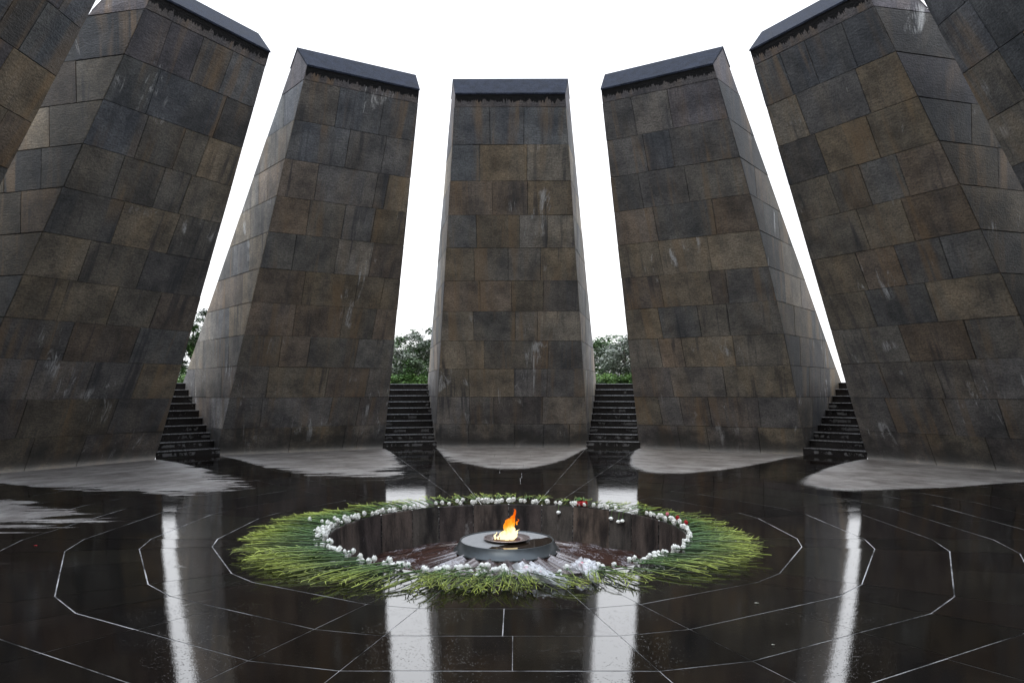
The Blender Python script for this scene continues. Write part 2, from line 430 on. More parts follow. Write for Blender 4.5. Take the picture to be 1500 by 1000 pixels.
# ---------------------------------------------------------------- pylons
PAL_UP = [(0.1031, 0.1106, 0.1242), (0.0974, 0.1039, 0.1155), (0.1114, 0.1089, 0.1085), (0.0974, 0.0938, 0.105), (0.1073, 0.1156, 0.1251)]  # upper blocks darker and bluer: shade of the tops put into the colour
PAL_MID = [(0.1888, 0.1589, 0.1202), (0.1762, 0.1511, 0.1167), (0.1811, 0.1645, 0.1392), (0.1689, 0.1389, 0.1116), (0.166, 0.156, 0.1407), (0.1963, 0.1688, 0.1303), (0.1567, 0.1323, 0.1118), (0.1278, 0.1278, 0.1263), (0.1184, 0.1192, 0.1215), (0.1476, 0.1415, 0.1308), (0.1072, 0.1042, 0.1027)]
PAL_LOW = [(0.1543, 0.1471, 0.1431), (0.1617, 0.1481, 0.1329), (0.1383, 0.1264, 0.1206), (0.149, 0.143, 0.139), (0.1702, 0.1502, 0.1206)]
JOINTS = {
 0: [[.22,.52,.71,.88],[.22,.38,.71],[.21,.52,.745],[.31,.65,.76],[.23,.53,.69],[.27,.505,.74],[.22,.48,.73],[.23,.57,.79],[.35,.64],[.24,.64],[.32,.62]],
 -1:[[.4,.73,.82],[.2,.62,.8],[.2,.57,.84],[.24,.42,.74],[.29,.61,.84],[.31,.68,.87],[.2,.5,.76],[.25,.51,.74],[.26,.72,.81],[.45,.75],[.31,.69]],
 1: [[.27,.45,.75],[.17,.31,.49,.78],[.27,.61],[.22,.38,.7],[.25,.52,.7],[.29,.63,.73],[.32,.66],[.32,.74],[.24,.6],[.32,.54],[.27,.58]],
}
def build_pylon(k, label, wet=True):
    rn = random.Random(100 + k); a = R(30 * k)
    root = empty('stone_pylon', (RC * math.sin(a), RC * math.cos(a), 0), -a)
    tag(root, label, 'pylon', 'leaning stone pylons standing in a ring')
    Lf = math.hypot(R0 - R1, Z1)
    bulge = {1: .15, 2: .08}.get(k, 0); bl = {-2: .03}.get(k, 0)
    def warp(p):
        x, y, z = p; q = max(0, min(1, z / Z1)); r = y + RC
        rf = R0 + (R1 - R0) * q; rb_ = R3 + (R2 - R3) * max(0, min(1, (z - Z3) / (Z2 - Z3)))
        fr = max(0, 1 - (r - rf) / max(.3, rb_ - rf)); fu = max(-1, min(1, x / (K * max(r, .1))))
        if fu > 0: x += bulge * math.sin(math.pi * q) * fr * fu
        else: x -= bl * math.sin(math.pi * q) * fr * -fu
        if abs(k) == 2 and fu * k > 0: x += (.14 if k > 0 else -.14) * (1 - fr) * abs(fu) * max(0, min(1, (Z2 - z) / .5))
        return (x, y, z)
    def col_for(h, side=False):
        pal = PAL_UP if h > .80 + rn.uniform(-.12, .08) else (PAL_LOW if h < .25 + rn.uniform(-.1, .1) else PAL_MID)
        c = rn.choice(pal); q = rn.uniform(.68, 1.14) * (1 if abs(k) < 2 else .84)  # outer pylons dimmed: darkening towards the frame corners put into block colour
        if side: q *= (1.15 if k in (-1, 0) else .55 if k < 0 else .48)  # side faces scaled per pylon: their light and shade painted into the blocks
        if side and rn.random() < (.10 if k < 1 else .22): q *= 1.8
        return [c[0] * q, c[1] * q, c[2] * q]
    m = MB()
    def block(poly, to3, nrm, c, alpha, lift=None):
        poly = ccw(poly); d = rn.uniform(.0012, .0045)
        b = inset(poly, d); t = inset(poly, d + rn.uniform(.003, .007))
        if area(t) < .004 or area(b) < .004: return
        h = rn.uniform(0, .007) if lift is None else lift
        cc = (*c, alpha)
        cx = sum(p[0] for p in t) / len(t); cy = sum(p[1] for p in t) / len(t)
        kx, ky = rn.gauss(0, .002), rn.gauss(0, .002)
        t = [(p[0] + rn.gauss(0, .0022), p[1] + rn.gauss(0, .0022)) for p in t]
        T = [Vector(to3(*p)) + nrm * (h + kx * (p[0] - cx) + ky * (p[1] - cy)) for p in t]; B = [Vector(to3(*p)) + nrm * (-.012) for p in b]
        off = 50.0 * (k + 7) + (0 if alpha > .5 else 13 if nrm.x > 0 else 29)
        f = [warp(p) for p in T]; uvt = [(p[0] + off, p[1]) for p in t]
        n = (Vector(f[1]) - Vector(f[0])).cross(Vector(f[2]) - Vector(f[1]))
        flip = n.dot(nrm) < 0
        m.face(f[::-1] if flip else f, cc, uvt[::-1] if flip else uvt)
        for i in range(len(T)):
            j = (i + 1) % len(T)
            q = [warp(B[i]), warp(B[j]), warp(T[j]), warp(T[i])]; uq = [(b[i][0] + off, b[i][1]), (b[j][0] + off, b[j][1]), (t[j][0] + off, t[j][1]), (t[i][0] + off, t[i][1])]
            m.face(q[::-1] if flip else q, cc, uq[::-1] if flip else uq)
    # inner (front) face
    def f3(u, v): s_ = v / Lf; return (u, R0 + (R1 - R0) * s_ - RC, Z1 * s_)
    nf = Vector((0, -Z1, -(R0 - R1))).normalized()
    def hw(s_): return K * (R0 + (R1 - R0) * s_)
    for i in range(len(COURSE) - 1):
        s0, s1 = COURSE[i] - (.012 if i == 0 else 0), COURSE[i + 1]
        js = JOINTS[k][i] if k in JOINTS else None
        if js is None:
            n = rn.choice([3, 3, 4]); js = sorted((j + rn.uniform(-.27, .27)) / n for j in range(1, n))
        wm = hw((s0 + s1) / 2); xs = [None] + [(-1 + 2 * u) * wm for u in js] + [None]
        for j in range(len(xs) - 1):
            xa, xb = xs[j], xs[j + 1]; tl = rn.uniform(-.012, .012)
            dz = 0
            poly = [(-hw(s0) if xa is None else xa, s0 * Lf), (hw(s0) if xb is None else xb, s0 * Lf), (hw(s1) if xb is None else xb, s1 * Lf), (-hw(s1) if xa is None else xa, s1 * Lf)]
            block(poly, f3, nf, col_for((s0 + s1) / 2), 1.0)
    s0, s1 = COURSE[-1], 1.0
    block([(-hw(s0), s0 * Lf), (hw(s0), s0 * Lf), (hw(s1), s1 * Lf), (-hw(s1), s1 * Lf)], f3, nf, (.10, .095, .10), 1.0, .004)
    # radial sides
    q_ = math.sqrt(1 + K * K)
    def rf(z): return R0 + (R1 - R0) * z / Z1
    def rb(z): return R3 if z <= Z3 else R3 + (R2 - R3) * (z - Z3) / (Z2 - Z3)
    for sgn in (-1, 1):
        ns = Vector((sgn, -K, 0)).normalized()
        def s3(u, v): return (sgn * K * u, u - RC, v)
        zs = [c * Z1 for c in COURSE]; zs[0] = -.1
        for i in range(len(zs) - 1):
            z0, z1 = zs[i], zs[i + 1]
            x0, x1 = rf((z0 + z1) / 2), rb((z0 + z1) / 2); W = x1 - x0
            n = max(1, int(round(W / rn.uniform(.75, 1.15))))
            cuts = sorted((x0 + W * (j + rn.uniform(-.25, .25)) / n) for j in range(1, n))
            cuts = [None] + cuts + [None]
            for j in range(len(cuts) - 1):
                ca, cb = cuts[j], cuts[j + 1]
                poly = [(rf(z0) if ca is None else ca, z0)]
                poly.append((rb(z0) if cb is None else cb, z0))
                if cb is None and z0 < Z3 < z1: poly.append((R3, Z3))
                poly.append((rb(z1) if cb is None else cb, z1)); poly.append((rf(z1) if ca is None else ca, z1))
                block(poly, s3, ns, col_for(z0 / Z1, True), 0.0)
        z0 = zs[-1]
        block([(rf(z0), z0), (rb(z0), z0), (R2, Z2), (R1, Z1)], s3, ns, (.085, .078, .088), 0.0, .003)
    # sloping back
    Lb = math.hypot(R3 - R2, Z2 - Z3); nb = Vector((0, Z2 - Z3, R3 - R2)).normalized()
    def b3(u, v): q = v / Lb; return (u, R3 + (R2 - R3) * q - RC, Z3 + (Z2 - Z3) * q)
    def hb(v): return K * (R3 + (R2 - R3) * v / Lb)
    nrow = 10
    for i in range(nrow):
        v0, v1 = Lb * i / nrow, Lb * (i + 1) / nrow; wm = hb((v0 + v1) / 2); n = rn.choice([3, 4])
        xs = [None] + sorted(wm * (-1 + 2 * (j + rn.uniform(-.2, .2)) / n) for j in range(1, n)) + [None]
        for j in range(n):
            xa, xb = xs[j], xs[j + 1]
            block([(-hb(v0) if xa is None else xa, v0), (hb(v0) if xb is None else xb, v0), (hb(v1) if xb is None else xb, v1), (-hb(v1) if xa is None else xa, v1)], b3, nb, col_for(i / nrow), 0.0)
    m.build('masonry', M_STONE, root)
    # core seen only as the joints between the blocks
    sec = ccw([(R0 + .17, -.3), (R1, Z1), (R2, Z2), (R3, Z3), (R3, -.3)]); sec = inset(sec, .0115)
    c = MB(); n = len(sec)
    ci = .09 if abs(k) == 2 else .0115
    def P(p, sg): return warp((sg * (K * p[0] - ci), p[0] - RC, p[1]))
    # fine rows so the warp follows
    c.face([P(p, 1) for p in sec]); c.face([P(p, -1) for p in sec][::-1])
    for i in range(n):
        j = (i + 1) % n; c.face([P(sec[i], -1), P(sec[j], -1), P(sec[j], 1), P(sec[i], 1)])
    if not bulge and not bl: c.build('mortar_core', M_JOINT, root)
    else:
        c2 = MB(); rows = 24
        for sg in (-1, 1):
            pr = []
            for i in range(rows + 1):
                z = -.3 + (Z1 - .02 + .3) * i / rows
                pr.append([P((rf(z) + .016, z), sg), P(((rf(z) + rb(z)) / 2, z), sg), P((rb(z) - .016, z), sg)])
            c2.grid(pr, smooth=False)
        pr = []
        for i in range(rows + 1):
            z = -.3 + (Z1 - .02 + .3) * i / rows; p = (rf(z) + .016, z); pr.append([P(p, -1), (0, p[0] - RC, z), P(p, 1)])
        c2.grid(pr, smooth=False); c2.build('mortar_core', M_JOINT, root)
    # coping: one bevelled course with a thin projecting lip
    c = MB(); o = .022
    sec = [(R1 - .02, Z1 - .022), (R1 - .028, Z1 + .012), (R2 - .004, Z2 + .024), (R2 + .34, Z2 - .318), (R2 + .32, Z2 - .335), (R2, Z2 - .03)]
    def Q(p, sg): return (sg * (K * p[0] + .012), p[0] - RC, p[1])
    n = len(sec)
    for i in range(n):
        j = (i + 1) % n; c.face([Q(sec[i], -1), Q(sec[i], 1), Q(sec[j], 1), Q(sec[j], -1)][::-1])
    for sg in (-1, 1):
        for T in ([0, 1, 2, 5], [2, 3, 4, 5]):
            fp = [Q(sec[i], sg) for i in T]; c.face(fp if sg > 0 else fp[::-1])
    c.build('coping', M_COPE, root)
    return root
LAB = {0: 'pylon seen face on, straight behind the flame',
 -1: 'pylon directly left of the face-on middle one, leaning right',
 1: 'pylon directly right of the face-on middle one, with pale patched blocks on its side',
 -2: 'large dark pylon leaning in from the left, second left of the middle one',
 2: 'large dark pylon leaning in from the right, second right of the middle one',
 -3: 'nearly black pylon cut off by the left edge of the photo',
 3: 'nearly black pylon cut off by the right edge of the photo'}
for k in (0, -1, 1, -2, 2, -3, 3): build_pylon(k, LAB[k])
for k in (-4, 4, -5, 5, 6): build_pylon(k, 'dark leaning pylon behind the viewer')

# ---------------------------------------------------------------- stairs up between the pylons
def stairs(k, label):
    a = R(30 * k + 15); root = MB(); n = 10; r9 = R0 + .05; run = (R3 - .02 - r9) / (n - 1); rise = Z3 / n
    kk = math.tan(R(15) - HALF) + .004
    # profile with a small overhanging nosing on each tread
    pr = []
    for i in range(n):
        r = r9 + run * i; z0, z1 = rise * i, rise * (i + 1)
        pr += [(r + .018, z0), (r + .018, z1 - .042), (r, z1 - .040), (r, z1 - .012), (r + .010, z1)]
    pr.append((R3 + 1.75, Z3))
    jit = random.Random(k + 40)
    for i in range(len(pr) - 1):
        (r0, z0), (r1, z1) = pr[i], pr[i + 1]
        root.face([(-kk * r0, r0 - R0, z0), (kk * r0, r0 - R0, z0), (kk * r1, r1 - R0, z1), (-kk * r1, r1 - R0, z1)])
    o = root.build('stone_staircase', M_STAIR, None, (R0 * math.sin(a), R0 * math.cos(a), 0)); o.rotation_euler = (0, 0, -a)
    tag(o, label, 'stairs', 'stairs between the pylons')
SL = {-1: 'dark wet stairs with pale dry patches, going up left of the middle pylon',
 0: 'dark wet stairs with pale dry patches, going up right of the middle pylon',
 -2: 'narrow black stairs under the dark tree, between the first and second pylons on the left',
 1: 'narrow dark stairs between the first and second pylons on the right'}
for k in (-1, 0, -2, 1): stairs(k, SL[k])
for k in (-3, 2, -4, 3, -5, 4, -6, 5): stairs(k, 'dark stone stairs between two pylons on the near sides of the ring')

# ---------------------------------------------------------------- sunken basin
ZB = -.90; ZR = -.265
root = empty('sunken_basin', (0, PCY, ZB)); tag(root, 'round sunken basin with dark stone wall and ribbed reddish floor', 'basin')
m = MB(); rn = random.Random(9); npan = 26; edges = [2 * math.pi * (i + rn.uniform(-.12, .12)) / npan for i in range(npan)]
def wall_pt(t, z, g=0):  # z absolute; wall leans slightly outward-in
    q = 1.0 - .012 * (z - ZR) / (ZB - ZR) + g; x, y = PX * q * math.sin(t), PY * q * math.cos(t); return (x, y, (fz(PX * math.sin(t), PY * math.cos(t)) + (z - ZR) if z > ZR - .03 else z) - ZB)
for i in range(npan):
    t0, t1 = edges[i] + .0022, (edges[(i + 1) % npan] + (2 * math.pi if i == npan - 1 else 0)) - .0045
    c = rn.choice([(.045, .037, .033), (.030, .025, .024), (.060, .048, .040), (.038, .035, .032)]); g = rn.uniform(-.003, .003)
    rows = []
    for z in (ZR - .001, ZR - .02, -.55, ZB + .03):
        rows.append([wall_pt(t0 + (t1 - t0) * j / 6, z, g + (.003 if z == ZR - .001 else 0)) for j in range(7)])
    m.grid(rows, (*c, 1), smooth=False)
m.build('basin_wall', M_WALL, root)
m = MB(); m.grid([[wall_pt(2 * math.pi * j / 96, z, .006) for j in range(96)] for z in (ZR - .012, ZB - .2)], close=True); m.build('wall_backing', M_JOINT, root)
# ribbed conical floor: overlapping radial slabs
m = MB(); nr = 40
for i in range(nr):
    t0, t1 = 2 * math.pi * i / nr, 2 * math.pi * (i + 1) / nr
    if i % 2: a0, a1, h0, h1 = t0, t1, .000, .075
    else: a0, a1, h0, h1 = t0, t1, .075, .000
    lift = rn.uniform(-.006, .006); h0 += lift; h1 += lift
    def cp(t, q, h):
        rr = .58 + (2.31 - .58) * q; zz = -.49 + (ZB + .0 + .49) * q
        return (rr * math.sin(t), rr * math.cos(t), zz + h * (.45 + .55 * q) - ZB)
    rows = [[cp(a0 + .004, q, h0), cp((a0 + a1) / 2, q, (h0 + h1) / 2), cp(a1 - .004, q, h1)] for q in (0, .33, .66, 1)]
    m.grid(rows, (1, 1, 1, 1), smooth=False)
m.build('ribbed_floor', M_CONE, root)
m = MB(); m.grid([[((.5 + 1.8 * q) * math.sin(t), (.5 + 1.8 * q) * math.cos(t), -.52 + (ZB - .04 + .52) * q - ZB) for t in [2 * math.pi * j / 64 for j in range(64)]] for q in (0, 1)], close=True)
m.build('floor_bedding', M_JOINT, root)
o = bpy.data.objects

# ---------------------------------------------------------------- burner housing and flame
def lathe(m, prof, seg=72, c=(1, 1, 1, 1)):
    m.grid([[(r * math.sin(t), r * math.cos(t), z) for t in [2 * math.pi * j / seg for j in range(seg)]] for r, z in prof], c, close=True)
BZ = -.503; root = empty('flame_burner', (-.01, 0, BZ)); root.scale = (1.13,) * 3; tag(root, 'low round steel burner housing with sloping side in the basin', 'burner')
m = MB(); lathe(m, [(.628, 0), (.628, .012), (.606, .014), (.556, .112), (.553, .117), (.542, .117), (.536, .104)]); m.build('housing', M_RING, root)
m = MB(); m.face([(.538 * math.sin(t), .538 * math.cos(t), .106) for t in [2 * math.pi * j / 72 for j in range(72)]][::-1]); m.build('housing_top', M_TOP, root)
m = MB(); lathe(m, [(.20, .107), (.245, .128), (.272, .132), (.274, .139), (.262, .141), (.20, .124), (.165, .116), (.16, .108)]); m.build('dish', M_DISH, root)
m = MB(); lathe(m, [(.165, .114), (.10, .111), (.001, .111)]); m.build('burner_mouth', M_HOLE, root)
m = MB(); rn = random.Random(3)
def tongue(m, x0, y0, h, w_, lean, ph, z0=0.0):
    rows = []; n = 16
    for i in range(n + 1):
        q = i / n; rr = w_ * (math.sin(math.pi * min(1, q * .80 + .20)) ** .9) * (1 - q * .35) + .001
        if i == n: rr = .0008
        cx = x0 + lean * q ** 1.3 + .018 * math.sin(q * 8 + ph) * q; cy = y0 + .012 * math.sin(q * 7 + ph * 2)
        rows.append([(cx + rr * math.cos(t) * (1 + .35 * math.sin(q * 13 + t * 2 + ph)), cy + rr * .7 * math.sin(t), z0 + h * q) for t in [2 * math.pi * j / 12 for j in range(12)]])
    m.grid(rows, close=True)
for a in [(-.02, 0, .29, .055, .09, 0), (.03, .02, .35, .045, .06, 1.2), (-.05, .01, .15, .040, .05, 2.1), (.05, -.02, .18, .040, .03, 3.3), (.0, -.03, .20, .05, .09, 4.4),
          (-.135, 0, .085, .010, .006, 1.0), (-.10, .01, .05, .012, .004, 2.0), (.075, 0, .12, .022, .07, 5.), (.06, .01, .10, .016, .02, .4, .20), (.115, 0, .07, .010, .02, 2.4, .17), (.09, 0, .05, .007, .006, 3.4, .30), (-.02, .01, .09, .014, .06, .9, .17)]:
    tongue(m, *a)
fl = m.build('flame', M_FIRE, None, (-.01, -.0, BZ + .13)); fl.scale = (1.15,) * 3; tag(fl, 'orange and white flame leaning right, burning in the middle of the steel burner', 'flame')

# ---------------------------------------------------------------- carnations
def stem_mesh(rn, ln, name, parent=None, mb=None, M=None):
    """stem from the flower (origin) outwards along +x, with long narrow leaves"""
    m = mb or MB(); tf = (lambda p: M @ Vector(p)) if M else (lambda p: Vector(p))
    g = rn.choice([.4, .7, 1.0, 1.2, 1.4]); y_ = rn.uniform(-.1, .35)
    def cf(q):
        q = max(0, min(1, q * 1.15 - .1 + y_ * .3)); a, b = (.080 * g, .160 * g, .050 * g), (.37 * g, .43 * g, .075 * g)
        q = q ** 1.7; return (*[a[i] + (b[i] - a[i]) * q for i in range(3)], 1)
    ph = rn.uniform(0, 6); amp = rn.uniform(.006, .040)
    def ax(q): return Vector((ln * q, amp * math.sin(q * 4 + ph) - amp * math.sin(ph), .010 + .018 * q * (1 - q) * 4 * rn_z + .012 * math.sin(q * 5 + ph) * q))
    rn_z = rn.uniform(.2, 1.4)
    pts = [tf(ax(i / 7)) for i in range(8)]
    m.tube(pts, [.0048] * 7 + [.0038], 4, cf=cf)
    nn = int(ln / .075)
    for i in range(1, nn + 1):
        q = i / (nn + .5)
        for sg in (-1, 1):
            if rn.random() < .55: continue
            L = rn.uniform(.05, .11) * (.8 + q * .5); w_ = rn.uniform(.0022, .0045); up = rn.uniform(.1, .9); out_ = rn.uniform(.25, .7) * sg
            b = ax(q); d = Vector((1, out_, up * .6)).normalized()
            p1 = b + d * L * .5; p2 = b + Vector((1, out_ * 1.5, up * .15)).normalized() * L; p2.z = max(.004, p2.z)
            sd_ = Vector((-out_, 1, 0)).normalized() * w_
            k0, k1 = cf(q), cf(min(1, q + .3))
            P = [b - sd_ * .6, b + sd_ * .6, p1 + sd_, p1 - sd_]
            m.face([tf(p) for p in P], k0); m.face([tf(p) for p in (p1 - sd_, p1 + sd_, p2)], k1)
    return m
def head_mesh(rn, mb=None, M=None, r=.032):
    m = mb or MB(); tf = (lambda p: M @ Vector(p)) if M else (lambda p: Vector(p))
    # ruffled pompom facing -x: stacked frilled petals
    rows = []; ph = rn.uniform(0, 6)
    for i in range(7):
        th = math.pi * i / 6; row = []
        for j in range(12):
            q = 2 * math.pi * j / 12; rr = r * .86 * (1 + rn.uniform(-.12, .12)) * max(.05, math.sin(th)); row.append(tf((-r * .72 * math.cos(th) * .9 - .006, rr * math.cos(q), .024 + rr * math.sin(q))))
        rows.append(row)
    m.grid(rows, (1, 1, .97, 1), smooth=True, close=True)
    for ring, (cnt, tilt, ln) in enumerate([(9, 1.35, 1.0), (7, .95, 1.0), (5, .5, .95)]):
        for j in range(cnt):
            t = 2 * math.pi * (j + rn.random() * .5) / cnt; l = r * ln * rn.uniform(.85, 1.15); wv = l * .55
            d = Vector((-math.cos(tilt), math.sin(tilt) * math.cos(t), math.sin(tilt) * math.sin(t)))
            s_ = Vector((0, -math.sin(t), math.cos(t))); u_ = d.cross(s_)
            o_ = Vector((-.002, 0, .022)); c = rn.uniform(.95, 1.05); cc = (c, c, c * .97, 1)
            b = o_ + d * .002; a1 = o_ + d * l * .6 - s_ * wv * .8; a2 = o_ + d * l * .6 + s_ * wv * .8
            e = [o_ + d * l * rn.uniform(.85, 1.1) + s_ * wv * q + u_ * rn.uniform(-.3, .3) * l for q in (-.9, -.3, .3, .9)]
            m.face([tf(p) for p in (b, a1, e[0], e[1])], cc); m.face([tf(p) for p in (b, e[1], e[2])], cc); m.face([tf(p) for p in (b, e[2], e[3], a2)], cc)
    return m
def calyx(m, rn, M=None):
    tf = (lambda p: M @ Vector(p)) if M else (lambda p: Vector(p))
    m.tube([tf((-.004, 0, .021)), tf((.012, 0, .019)), tf((.028, 0, .012))], [.011, .009, .004], 6, (.06, .13, .05, 1))
rn = random.Random(21)
STEMS = []; HEADS = []
LENS = [.58, .64, .70, .76, .82, .88]
tmp = []
for i in range(18):
    m = stem_mesh(rn, LENS[i % 6], 'stem'); calyx(m, rn); ob = m.build('stem', M_STEM); STEMS.append(ob.data); tmp.append(ob)
for i in range(7):
    m = head_mesh(rn); ob = m.build('flower_head', M_PETAL); HEADS.append(ob.data); tmp.append(ob)
for ob in tmp: bpy.data.objects.remove(ob)
def lerp_tab(tab, a):
    for (a0, v0), (a1, v1) in zip(tab[:-1], tab[1:]):
        if a0 <= a <= a1: return v0 + (v1 - v0) * (a - a0) / (a1 - a0)
    return tab[-1][1]
# azimuth (deg, 0 = far, clockwise) -> radius reached by the stem tips, and how thickly they lie
TIP = [(-180, 3.15), (-164, 3.22), (-151, 3.36), (-128, 3.42), (-113, 3.33), (-95, 3.14), (-77, 3.08), (-63, 2.98), (-44, 2.98), (-26, 2.84), (3, 2.86), (30, 2.74), (46, 2.86), (66, 2.78), (84, 2.84), (100, 3.02), (116, 3.22), (133, 3.26), (150, 3.12), (162, 3.04), (180, 3.15)]
DEN = [(-180, 2.2), (-166, 2.0), (-163, .35), (-158, .5), (-152, 1.3), (-128, 1.9), (-95, 2.3), (-82, 1.8), (-66, .9), (-61, .15), (-55, .6), (-47, 1.0), (-40, .55), (-30, .5), (-25, 1.0), (-5, 1.1), (12, 1.0), (16, .2), (27, .22), (34, .5), (50, .75), (58, .35), (75, 1.0), (92, 1.3), (100, .8), (104, 1.4), (122, 1.5), (130, 1.2), (150, 1.0), (157, .8), (161, .35), (165, 1.1), (168, .1), (174, .12), (175.5, 2.2), (180, 2.2)]
cum = []; tot = 0
for i in range(3600):
    a = -180 + i * .1; tot += lerp_tab(DEN, a); cum.append(tot)
def pick(rn):
    x = rn.random() * tot; lo, hi = 0, 3599
    while lo < hi:
        mid = (lo + hi) // 2
        if cum[mid] < x: lo = mid + 1
        else: hi = mid
    return -180 + lo * .1
def place(rn, a, under=False):
    t = R(a); x, y = math.sin(t), math.cos(t)
    # rim point in that direction
    rr = PX
    den = lerp_tab(DEN, a)
    off = abs(rn.gauss(0, .022)) + .028 + (rn.random() * .14 if den > 1.5 and rn.random() < .7 else 0) + (rn.uniform(.04, .2) if under else 0)
    hr = rr + off; tip = lerp_tab(TIP, a) + rn.gauss(0, .05)
    ln = max(.22, tip - hr)
    # stems fan towards the sides rather than strictly outwards
    d = Vector((x, (y - PCY * .2) * .92, 0))
    if abs(a + 108) < 40: d = Vector((x, y * .55, 0))
    if 85 < a < 150: d = Vector((x, y * .75, 0))
    ang = math.atan2(d.y, d.x) + rn.gauss(0, .10 if abs(a) < 150 else .24)
    z = fz(hr * x, hr * y) + .004 + rn.random() ** 1.5 * (.012 + .040 * min(2, den))
    return Vector((hr * x, hr * y, z)), ang, ln
G = 'white carnations laid round the pit'
rn = random.Random(77)
WHITE = 'white carnation lying in the wreath round the pit, head towards the rim'
def carnation(loc, ang, ln, label, group=G, headmat=None, si=None, tilt=0, roll=0):
    root = empty('carnation', loc, ang); root.scale = (1.12,) * 3; root.rotation_euler = (roll, tilt - DISH, ang); tag(root, label, 'flower', group)
    idx = si if si is not None else rn.randrange(18); sx = ln / 1.12 / LENS[idx % 6]
    st = bpy.data.objects.new('stem', STEMS[idx]); col.objects.link(st); st.parent = root; st.scale = (sx, 1, 1)
    hd = bpy.data.objects.new('flower_head', HEADS[rn.randrange(7)]); col.objects.link(hd); hd.parent = root
    q = rn.uniform(.68, 1.12); hd.scale = (q, q, q); hd.location.z = (1 - q) * .02
    if headmat: hd.material_slots[0].link = 'OBJECT'; hd.material_slots[0].material = headmat
    return root
for i in range(288):
    a = -180 + 360 * (i + rn.random()) / 288 if i % 4 == 0 else pick(rn)
    if lerp_tab(DEN, a) < .2 and rn.random() < .8: a = pick(rn)
    p, ang, ln = place(rn, a); carnation(p, ang, ln, WHITE, roll=rn.uniform(-.4, .4), tilt=rn.uniform(-.03, .0))
# the rest of the mass: stems lying underneath, too many to count
m = MB(); mh = MB()
for i in range(430):
    a = pick(rn); p, ang, ln = place(rn, a, True)
    Mx = Matrix.Translation(p) @ Matrix.Rotation(ang, 4, 'Z') @ Matrix.Rotation(-DISH, 4, 'Y') @ Matrix.Rotation(rn.uniform(-.5, .5), 4, 'X') @ Matrix.Scale(1.12, 4)
    stem_mesh(rn, ln / 1.12 * rn.uniform(.8, 1.0), 'x', mb=m, M=Mx)
tag(m.build('carnation_stems', M_STEM), 'thick bed of green carnation stems and leaves under the wreath round the pit', 'stems', kind='stuff')
# heads hanging over the rim, a stray one on the left, and the coloured ones
def rim_at(a):
    t = R(a); x, y = math.sin(t), math.cos(t); rr = PX
    return rr, x, y
def hang(a, drop, label, mat=None, grp=None):
    rr, x, y = rim_at(a); root = empty('hanging_carnation', ((rr - .03) * x, (rr - .03) * y, fz(rr * x, rr * y) - drop), math.atan2(y, x)); root.scale = (1.1,) * 3; root.location.z -= drop * .1; tag(root, label, 'flower', grp)
    m = MB(); r_ = random.Random(int(a * 10)); m.tube([(0, 0, .01), (.012, .002, .05), (.02, 0, drop - .01), (.05, 0, drop + .012), (.20, .01, drop + .010), (.45, .03, drop + .012)], .0035, 5, cf=lambda q: (.08 + .15 * q, .17 + .14 * q, .05, 1))
    for q in range(5):
        xx = .12 + q * .07; m.face([(xx, .01, drop + .012), (xx + .07, .05, drop + .03), (xx + .01, .018, drop + .014)], (.1, .2, .05, 1))
    m.build('stem', M_STEM, root)
    h = MB(); head_mesh(r_, h, Matrix.Rotation(R(-90), 4, 'Y') @ Matrix.Translation((0, 0, -.022))); h.build('flower_head', mat or M_PETAL, root)
hang(20.5, .09, 'single white carnation hanging over the far rim on a bent stem, right of the flame')
hang(44, .10, 'leftmost of three white carnations drooping into the pit at its right side')
hang(47.5, .13, 'lowest middle one of three white carnations drooping into the pit at its right side')
hang(49.5, .11, 'rightmost of three white carnations drooping into the pit at its right side')
carnation(Vector((-2.72, .22, fz(-2.7, .2) + .08)), R(178), .3, 'stray white carnation head lying apart on top of the left bunch of stems', None)
for a, mt, lb in ((73, M_PINK, 'pink carnation among the white heads at the right of the rim'), (81, M_RED, 'upper red carnation among the white heads at the right of the rim'), (90, M_RED, 'lower red carnation among the white heads at the right end of the rim')):
    rr, x, y = rim_at(a); carnation(Vector(((rr + .06) * x, (rr + .06) * y, ZR + .085)), math.atan2(y, x), .5, lb, None, mt)
# red posy on the far rim
root = empty('red_posy', (1.17, 2.12, ZR + .01)); root.scale = (.85,) * 3; tag(root, 'small posy of dark red blooms with green leaves lying on the far rim', 'bouquet')
r_ = random.Random(4)
for q in ((-.06, -.03), (-.01, -.05), (.05, -.03), (.09, 0), (.0, .02)):
    h = MB(); head_mesh(r_, h, Matrix.Translation((q[0], q[1], .02)) @ Matrix.Rotation(r_.uniform(0, 6), 4, 'Z'), .042); h.build('bloom', M_RED, root)
m = MB()
for q in range(46):
    b = Vector((r_.uniform(-.07, .09), r_.uniform(-.02, .12), .05 + r_.random() * .05)); d = Vector((r_.uniform(-1, 1), r_.uniform(-.3, 1), r_.uniform(0, 1.0))).normalized() * .07; s_ = Vector((d.y, -d.x, .01)).normalized() * .014
    m.face([b, b + d * .5 + s_, b + d, b + d * .5 - s_], (.06 * r_.uniform(.6, 2), .15, .04, 1))
m.build('leaves', M_STEM, root)
